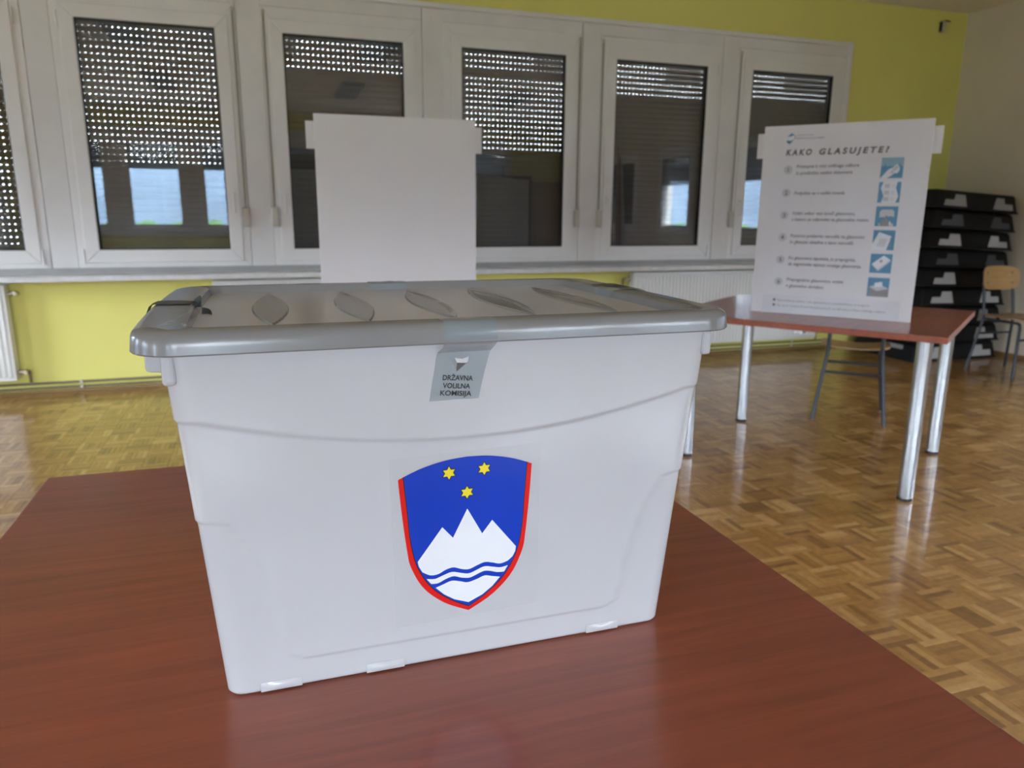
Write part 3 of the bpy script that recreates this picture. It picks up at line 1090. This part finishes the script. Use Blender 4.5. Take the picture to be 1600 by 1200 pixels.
TR = math.radians(-5)
for txt, x, z, wd in (('DRŽAVNA', -.0258, .3172, .0300), ('VOLILNA', -.0252, .3092, .0273), ('KOMISIJA', -.0283, .3020, .0312)):
    on_front(text_mb(txt, .0072, bold=.018, maxw=wd), x, z, TR, 'seal_lettering', M['ink'], tape, .0050)
for pts, mt in (([(-11.3, 333.9), (-2.1, 333.4), (-12.1, 325.1)], 'grey_ink'), ([(-13.9, 339.1), (-6.3, 337.8), (-2.1, 333.6), (-11.3, 334.3)], 'light_ink'),
                ([(-16.4, 335), (-14.7, 339.5), (-11.5, 334.0), (-11.9, 329.7), (-15.9, 330)], 'mid_ink'), ([(-6.3, 337.8), (.4, 340), (-.4, 335), (-2.1, 333.5)], 'light_ink'),
                ([(-13.9, 339.5), (-3.4, 343.1), (-4.6, 338.2), (-7.2, 337.9)], 'mid_ink')):
    on_front(MB().poly([(p[0] / 1000, p[1] / 1000) for p in pts], 0), 0, 0, 0, 'seal_emblem', M[mt], tape, .0050)
# back seal, lettering upside down to the camera
def on_lid(mb, x, y, z, rot, name, mat, parent):
    ca, sa = math.cos(rot), math.sin(rot)
    mb.v = [(x + ca * v[0] - sa * v[1], y + sa * v[0] + ca * v[1], z + v[2]) for v in mb.v]
    return mb.build(name, mat, parent)


bpath = [(.163, LZ + .0060), (.1805, LZ + .0063), (.1848, LZ + .0110), (.1868, LZ + .0196), (.1895, LZ + .0212), (.199, LZ + .0219), (.206, LZ + .0212), (.2105, LZ + .0180), (.2137, LZ + .0105), (.2140, LZ + .004)]
bt = ribbon(bpath, [.050] * 10, [.0] * 10, None, '', None)
bt.v = [(v[0] - .014 + (v[1] - .19) * -.1, v[1], v[2]) for v in bt.v]
bt = bt.build('seal_tape', M['tape'], box, smooth=40)
on_lid(text_mb('KOMISIJA', .0072, bold=.018), .006, .172, LZ + .0069, math.pi, 'seal_lettering', M['ink'], bt)
on_lid(MB().poly([(-.006, 0), (.004, .004), (.008, -.003), (.001, -.009)], 0), -.012, .196, LZ + .0225, 0, 'seal_emblem', M['mid_ink'], bt)
# right-hand seal over the right rim
sidep = [(.214, LZ + .0056), (.2365, LZ + .0058), (.2405, LZ + .0063), (.2430, LZ + .0120), (.2455, LZ + .0197), (.2530, LZ + .0213), (.2650, LZ + .0217), (.2790, LZ + .0219), (.2890, LZ + .0213), (.2945, LZ + .0188), (.2975, LZ + .0120), (.2985, LZ + .004)]


def side_ribbon(path, sgn, y0, wd, skew=0):
    m = MB()
    nx = 5
    v = []
    for i, (x, z) in enumerate(path):
        for k in range(nx + 1):
            v.append((sgn * (x + (.0035 if x > .24 else 0)), y0 + wd * (k / nx - .5) + skew * (x - .25), z + .0004))
    f = [(i * (nx + 1) + k, i * (nx + 1) + k + 1, (i + 1) * (nx + 1) + k + 1, (i + 1) * (nx + 1) + k) for i in range(len(path) - 1) for k in range(nx)]
    return m.add(v, f)


rt = side_ribbon(sidep, 1, .035, .052).build('seal_tape', M['tape'], box, smooth=40)
on_lid(text_mb('DRŽAVNA', .0072, bold=.018, maxw=.030), .2190, .022, LZ + .0068, math.radians(8), 'seal_lettering', M['ink'], rt)
rd = side_ribbon([p for p in sidep if p[0] > .252], 1, .066, .050).build('seal_tape', M['tape_dark'], box, smooth=40)
rd['label'] = 'dark overlapping strip of sealing tape on the right rim'
# left-hand seal: dark strip twisted into a thin cord over the inner edge
lp = [p for p in sidep if p[0] >= .25]
lt = side_ribbon(lp, -1, -.004, .034, .25).build('seal_tape', M['tape_dark'], box, smooth=40)
lt['label'] = 'dark sealing tape twisted into a cord over the left rim'
tw = MB()
v = []
N_ = 40
for i in range(N_ + 1):
    t = i / N_
    q = min(1, t / .55)
    x = -.2545 + .018 * q + .062 * max(0, (t - .55) / .45)
    y = -.004 - .026 * q
    z = LZ + .0236 - .0172 * sstep(.15, 1, q)
    a = 2 * math.pi * q
    hw2 = .013 - .007 * math.sin(math.pi * q)
    for s_ in (-1, 0, 1):
        v.append((x + .5 * hw2 * s_ * math.sin(a), y + hw2 * s_ * math.cos(a), max(LZ + .0062, z + hw2 * .7 * s_ * math.sin(a))))
tw.add(v, [(3 * i + k, 3 * i + k + 1, 3 * i + k + 4, 3 * i + k + 3) for i in range(N_) for k in range(2)])
tw.build('twisted_end', M['tape_dark'], lt, smooth=60)
on_lid(text_mb('KOMISIJA', .0072, bold=.018, maxw=.036), -.226, -.033, LZ + .0070, 0, 'seal_lettering', M['mid_ink'], lt)

# coat of arms ------------------------------------------------------------
RT = math.radians(1.4)
EX, EZ = .0022, .1400
PD = .0019
st = on_front(MB().grid(lambda u, v: (-.0775 + .156 * u, -.0875 + .189 * v, 0), 2, 2), EX, EZ, RT, 'emblem_sticker', M['clear'], box, PD + .0002)
st['label'] = 'clear square sticker bearing a shield with mountain and stars'


def sym(half):
    return half + [(-x, y) for x, y in reversed(half) if abs(x) > .01]


def emb(pts, mat, lift, name):
    on_front(MB().poly([(p[0] / 1000, p[1] / 1000) for p in pts], 0), EX, EZ, RT, name, M[mat], st, PD + lift)


arc = [(0, 95.6), (22, 94), (45.5, 88.8), (63.9, 81.9)]
arc_l = [(-x, y) for x, y in reversed(catmull(arc, 5))]
sideb = catmull([(-63.9, 81.9), (-61.3, 45), (-58.8, 9), (-52.8, -20), (-39, -45.5), (-20, -63.5), (0, -75.8)], 6)
sider = catmull([(-69.5, 79.3), (-67.3, 45), (-63.4, 1.6), (-59.8, -19.5), (-47.3, -46), (-26, -67), (0, -81.5)], 6)
sidek = catmull([(-64.8, 81.6), (-62.2, 45), (-59.7, 9), (-53.7, -20.3), (-39.7, -46.2), (-20.4, -64.4), (0, -76.9)], 6)
arc_full = arc_l + [(-x, y) for x, y in reversed(arc_l[:-1])]
red = [(-69.5, 79.3)] + arc_full + [(69.5, 79.3)] + [(-x, y) for x, y in sider[1:-1]] + [(0, -81.5)] + list(reversed(sider[1:-1]))
emb(red, 'red', .0004, 'shield_border')
emb([(-64.8, 81.5)] + arc_full + [(64.8, 81.5)] + [(-x, y) for x, y in sidek[1:-1]] + [(0, -76.9)] + list(reversed(sidek[1:-1])), 'ink', .0005, 'shield_outline')
emb(arc_full + [(-x, y) for x, y in sideb[1:-1]] + [(0, -75.8)] + list(reversed(sideb[1:-1])), 'blue', .0006, 'shield_field')
w_up = catmull([(-48.5, -26.5), (-40.3, -31.6), (-32.1, -31.7), (-23.8, -28.0), (-15.5, -26.8), (-6.8, -30.4), (1.1, -31.8), (9.6, -28.9), (18.1, -26.6), (26.6, -28.6), (35.2, -31.4), (43.8, -29.4)], 4)
emb([(-53.0, -13.8), (-26.5, 21.5), (-15.6, 7.6), (0, 38.4), (15.6, 7.6), (26.5, 21.5), (52.8, -13.8), (52.0, -19.5), (49.0, -25.2)] + list(reversed(w_up)) + [(-52.0, -19.5)], 'white_ink', .0007, 'mountain')
wa = catmull([(-44.4, -35.2), (-35.5, -36.7), (-27.2, -34.2), (-17.3, -31.8), (-7.3, -34.9), (1.0, -36.8), (9.5, -34.1), (18, -31.6), (26.6, -33.6), (35.2, -35.9), (43.8, -34.9)], 4)
wb = catmull([(-39.7, -41.9), (-32.4, -42.4), (-24, -38.9), (-15.7, -37.2), (-7.4, -40.4), (1, -42.1), (7.8, -40.2), (16.3, -37.2), (23.1, -37.9), (31.7, -41.0), (39.7, -41.9)], 4)
emb(wa + list(reversed(wb)), 'white_ink', .0007, 'river_band')
wc_ = catmull([(-35.2, -47.3), (-27.5, -45.0), (-18.1, -42.2), (-9.1, -44.4), (-.8, -47.2), (9.4, -45.2), (18, -42.5), (26.5, -44.9), (35.2, -47.3)], 4)
emb(wc_ + [(26.3, -56.9), (15.3, -65), (0, -71.5), (-15.3, -65), (-26.3, -56.9)], 'white_ink', .0007, 'river_band')
for sx, sy in ((-18.3, 80.2), (18.3, 80.2), (0, 56.6)):
    for rr_, mt, lf in ((8.4, 'ink', .0007), (7.0, 'yellow_ink', .0008)):
        emb([(sx + rr_ * (1 if i % 2 == 0 else .56) * math.sin(math.pi * i / 6), sy + rr_ * (1 if i % 2 == 0 else .56) * math.cos(math.pi * i / 6)) for i in range(12)], mt, lf, 'star' if mt != 'ink' else 'star_outline')

# ------------------------------------------------------------------ school chairs
def chair(loc, rz, label, scale=1.0):
    root = empty('school_chair', loc, rz)
    tag(root, label, 'chair', 'plywood school chairs')
    r = .0115
    for s in (-1, 1):
        MB().tube([(s * .200, .215, 0), (s * .150, .165, .395), (s * .147, .155, .418), (s * .146, .135, .424)], r, 10).build('leg', M['chair_steel'], root, smooth=40)
        MB().tube([(s * .200, -.225, 0), (s * .152, -.175, .40), (s * .148, -.178, .46), (s * .142, -.235, .80)], r, 10).build('leg', M['chair_steel'], root, smooth=40)
        MB().tube([(s * .146, .140, .424), (s * .151, -.178, .424)], r * .9, 10).build('side_rail', M['chair_steel'], root, smooth=40)
    MB().tube([(-.163, .178, .30), (.163, .178, .30)], r * .8, 8).build('stretcher', M['chair_steel'], root, smooth=40)
    MB().tube([(-.164, -.188, .30), (.164, -.188, .30)], r * .8, 8).build('stretcher', M['chair_steel'], root, smooth=40)

    def superell(n, hx, hy, p):
        out = []
        for i in range(n):
            t = 2 * math.pi * i / n
            c_, s_ = math.cos(t), math.sin(t)
            out.append((math.copysign(abs(c_) ** p, c_) * hx, math.copysign(abs(s_) ** p, s_) * hy))
        return out
    # seat: dished plywood with a rounded outline
    def seat_z(x, y):
        return .438 + .018 * (x / .2) ** 2 - .020 * max(0, (y - .10) / .1) ** 2 + .010 * max(0, (-y - .1) / .1) ** 2
    m = MB()
    rg = []
    for k, q in ((0, 1), (0, .75), (0, .4), (0, .05)):
        rg.append([(x * q, y * q, seat_z(x * q, y * q) + .009) for x, y in superell(32, .195, .19, .6)])
    lo = [[(p[0], p[1], p[2] - .009) for p in R] for R in rg]
    m.loft(list(reversed(lo)) + rg)
    m.build('seat', M['seatwood'], root, smooth=40)
    # backrest
    def bk(x, z):
        return -.236 + .030 * (x / .142) ** 2 - (z - .745) * .17
    rg = [[(x * q, bk(x * q, .745 + z * q), .745 + z * q) for x, z in superell(36, .178, .095, .5)] for q in (1, .7, .35, .05)]
    bkk = [[(p[0], p[1] - .009, p[2]) for p in R] for R in rg]
    bo = MB().loft(list(reversed(rg)) + bkk).build('backrest', M['plywood'], root, smooth=40)
    for x in (-.125, .125):
        for z in (.705, .785):
            MB().tube([(x, bk(x, z) - .012, z), (x, bk(x, z) + .004, z)], .006, 8).build('rivet', M['chair_steel'], bo, smooth=40)
    return root


chair((3.459, 3.641, 0), math.radians(-42.5), 'plywood school chair tucked behind the poster table')
chair((5.665, 4.300, 0), math.radians(180 - 4), 'plywood school chair in front of the black trays')

# ------------------------------------------------------------------ stack of black trays
def tray_obj(i, ins):
    words = ['bottom', 'second from the bottom', 'third from the bottom', 'fourth from the bottom', 'middle', 'fourth from the top', 'third from the top', 'second from the top', 'topmost']
    root = empty('stacking_tray', (5.735, 5.22, .001 + i * .1595))
    root.rotation_euler = (0, math.radians(.40 * i), 0)
    tag(root, 'black plastic tray with grey L-shaped inserts, %s of its stack' % words[i], 'tray', 'stacked black trays')
    H = .148
    hx0, hy0, tp = .480, .37, .030

    def hxz(z):
        return hx0 - tp * z / H

    def hyz(z):
        return hy0 - tp * z / H
    loops = [(hx0 - .006, hy0 - .006, .03, .004), (hx0 - .006, hy0 - .006, .03, .0), (hx0 + .004, hy0 + .004, .034, 0), (hx0 + .004, hy0 + .004, .034, .010), (hx0 - .002, hy0 - .002, .034, .011)]
    loops += [(hxz(z), hyz(z), .034, z) for z in (.012, .06, .128)]
    loops += [(hxz(H) - .006, hyz(H) - .006, .03, .142), (hxz(H) - .016, hyz(H) - .016, .024, H), (.3, .2, .02, H - .004)]
    MB().loft([rrect(a, b_, r, z, 5, m=3) for a, b_, r, z in loops]).build('shell', M['tray'], root, smooth=35)

    def onface(pts, nm, mat, d=.004):
        """pts (x, z) on the front slope, extruded outward"""
        n = len(pts)
        v = [(x, -hyz(z) - e, z) for e in (0.0006, d) for x, z in pts]
        MB().add(v, [tuple(range(n, 2 * n)), tuple(range(n - 1, -1, -1))] + [(k, (k + 1) % n, n + (k + 1) % n, n + k) for k in range(n)]).build(nm, mat, root)
    onface([(-.375, .022), (-.125, .022), (-.140, .118), (-.245, .118), (-.262, .072), (-.355, .072)], 'insert', M[ins])
    onface([(.175, .022), (.400, .022), (.395, .072), (.305, .072), (.300, .118), (.215, .118)], 'insert', M[ins])
    # recessed grip between the inserts, shown as a frame with a sunken plate
    onface([(-.118, .020), (.170, .020), (.172, .026), (-.119, .026)], 'grip_lip', M['tray'], .006)
    onface([(-.128, .114), (.205, .114), (.206, .122), (-.129, .122)], 'grip_lip', M['tray'], .006)
    # patch on the left end
    v = [(-hxz(z) - e, y, z) for e in (.0006, .004) for y, z in ((-.22, .09), (-.06, .09), (-.06, .125), (-.22, .125))]
    MB().add(v, [(0, 1, 2, 3), (7, 6, 5, 4), (0, 4, 5, 1), (1, 5, 6, 2), (2, 6, 7, 3), (3, 7, 4, 0)]).build('end_insert', M['tray_m'], root)


for i, ins in enumerate(['tray_l', 'tray_l', 'tray_m', 'tray_l', 'tray_l', 'tray_d', 'tray_l', 'tray_d', 'tray_m']):
    tray_obj(i, ins)

# ------------------------------------------------------------------ what the panes mirror: far side of the room
def cabinet(x0, x1, depth, H, mat, label):
    root = empty('cabinet', ((x0 + x1) / 2, Y_OPP + .19 + depth / 2, 0))
    tag(root, label, 'cabinet')
    hw_ = (x1 - x0) / 2
    MB().box(-hw_, hw_, -depth / 2, depth / 2 - .02, 0, H).build('body', M[mat], root, bevel=.004)
    for s in (-1, 1):
        a, b_ = (-hw_ + .004, -.002) if s < 0 else (.002, hw_ - .004)
        d = MB().box(a, b_, depth / 2 - .0195, depth / 2, .06, H - .02).build('door', M[mat], root, bevel=.003)
        MB().tube([(s * .04, depth / 2 + .02, H * .5 - .06), (s * .04, depth / 2 + .02, H * .5 + .06)], .006, 8).build('handle', M['metal'], d, smooth=40)


cabinet(4.42, 5.36, .45, 1.97, 'cab_dark', 'dark cabinet mirrored in the window right of the blank screen')
cabinet(5.42, 6.18, .45, 1.86, 'cab_wood', 'light wooden cabinet mirrored beside the dark one')
cabinet(.45, 1.55, .45, 2.15, 'cab_dark', 'tall dark cabinet mirrored left of the blank screen')


def flag(x, y, mats, label, lean=0):
    root = empty('flag', (x, y, 0))
    tag(root, label, 'flag', 'flags on poles mirrored in a window')
    MB().tube([(0, 0, .0), (0, 0, .03), (0, 0, .06)], [.16, .15, .03], 20).build('base', M['black_plastic'], root, smooth=40)
    MB().tube([(0, 0, .05), (lean, 0, 2.3)], .013, 10).build('pole', M['cab_wood'], root, smooth=40)
    MB().tube([(lean, 0, 2.3), (lean, 0, 2.33), (lean, 0, 2.40)], [.02, .022, .003], 10).build('finial', M['brass'], root, smooth=40)
    n = len(mats)
    for q, mt in enumerate(mats):
        def cl(u, v_, q=q):
            a = (q + u) / n
            wd = .05 + .13 * (1 - v_)
            return (lean * v_ + .02 + wd * (a - .1) * 1.3, .05 * math.sin(a * 17) * (1.1 - .6 * v_), .55 + 1.65 * v_ - .10 * a)
        MB().grid(cl, 14, 10, thick=(0, .003, 0)).build('cloth_stripe', M[mt], root, smooth=60)


flag(5.75, -1.25, ['flag_white', 'flag_blue', 'flag_red'], 'white, blue and red flag on a pole, mirrored leftmost')
flag(5.80, -.85, ['flag_blue'], 'plain blue flag on a pole between two mirrored flags')
flag(5.85, -.45, ['flag_red', 'flag_white'], 'red and white flag on a pole, mirrored rightmost')

for k, (x, y) in enumerate([(-1.2, 2.6), (-1.2, -.6), (1.4, 2.6), (1.4, -.6), (4.0, 2.6), (4.0, -.6)]):
    r = empty('ceiling_light', (x, y, Z_CEIL))
    tag(r, 'unlit ceiling light, %s' % ['left row near the windows', 'left row behind the camera', 'middle row near the windows', 'middle row behind the camera', 'right row near the windows', 'right row behind the camera'][k], 'ceiling light', 'ceiling lights')
    MB().box(-.16, .16, -.62, .62, -.07, -.0005).build('housing', M['fixture'], r, bevel=.006)
    for q in range(14):
        yy = -.58 + q * .0892
        MB().box(-.145, .145, yy, yy + .012, -.086, -.0705).build('louvre', M['diffuser'], r)

# ------------------------------------------------------------------ outdoors
def outdoor(mb, name, mat, label, cat):
    return tag(mb.build(name, M[mat]), label, cat, kind='structure')


outdoor(MB().box(-60, 60, -60, Y_OPP - .3, -.45, -.35), 'ground', 'ground', 'asphalt yard outside the windows behind the camera', 'ground')
outdoor(MB().box(X_RIGHT + .3, 60, Y_OPP - .3, 60, -.45, -.35), 'ground', 'ground', 'asphalt yard outside the side windows', 'ground')
outdoor(MB().box(-60, X_LEFT - .3, Y_OPP - .3, Y_BACK + .3, -.45, -.35), 'ground', 'ground', 'asphalt yard outside the left windows', 'ground')
outdoor(MB().box(-60, X_RIGHT + .3, Y_BACK + .3, 60, -.45, -.35), 'ground', 'ground', 'asphalt yard outside the shuttered windows', 'ground')
hm = MB()


def hg(u, v_):
    a = math.pi * v_
    x = -16 + 34 * u
    k = 1 + .10 * math.sin(x * 7.1 + v_ * 9) + .08 * math.sin(x * 17 + v_ * 23)
    return (x, -13 - .6 * k * math.cos(a), -.36 + 1.15 * k * math.sin(a) ** .6)


hm.grid(hg, 260, 14)
nb = empty('added_building', (3, 15.0, -.35))  # added outdoors so the slots face a pale wall, not bright sky
tag(nb, 'pale block added outdoors to tone the light through the shutter slots', 'added_building')
MB().box(-17, 17, 0, 8, 0, 7.5).build('wall', M['added_facade'], nb)
MB().box(-17.4, 17.4, -.4, 8.4, 7.5, 7.9).build('roof', M['pipe'], nb)
for fl in (1.1, 4.3):
    for q in range(11):
        MB().box(-15.6 + q * 3, -14.2 + q * 3, -.03, .02, fl, fl + 1.6).build('window', M['cab_dark'], nb)  # dark panes added so the slots vary in brightness


def ridge(x):
    return 5.4 + .7 * math.sin(x * .21) + .4 * math.sin(x * .63 + 1)


for a0, a1, lab in ((-150, -30, 'behind the camera'), (-30, 60, 'beyond the side windows'), (120, 210, 'beyond the left windows')):  # ridges added to keep the mirrored view darker than open sky
    fm_ = MB()
    fm_.grid(lambda u, v_: (38 * math.cos(math.radians(a0 + (a1 - a0) * u)) * (1 + .05 * v_), 38 * math.sin(math.radians(a0 + (a1 - a0) * u)) * (1 + .05 * v_), -.35 + ridge((a0 + (a1 - a0) * u) * .66) * v_), 60, 4)
    tag(fm_.build('added_hillside', M['added_hill'], smooth=60), 'hazy blue-green ridge added outdoors to dim the view ' + lab, 'added_hill', kind='structure')
tag(hm.build('hedge', M['hedge'], smooth=60), 'clipped green hedge outside, mirrored in the window panes', 'hedge')
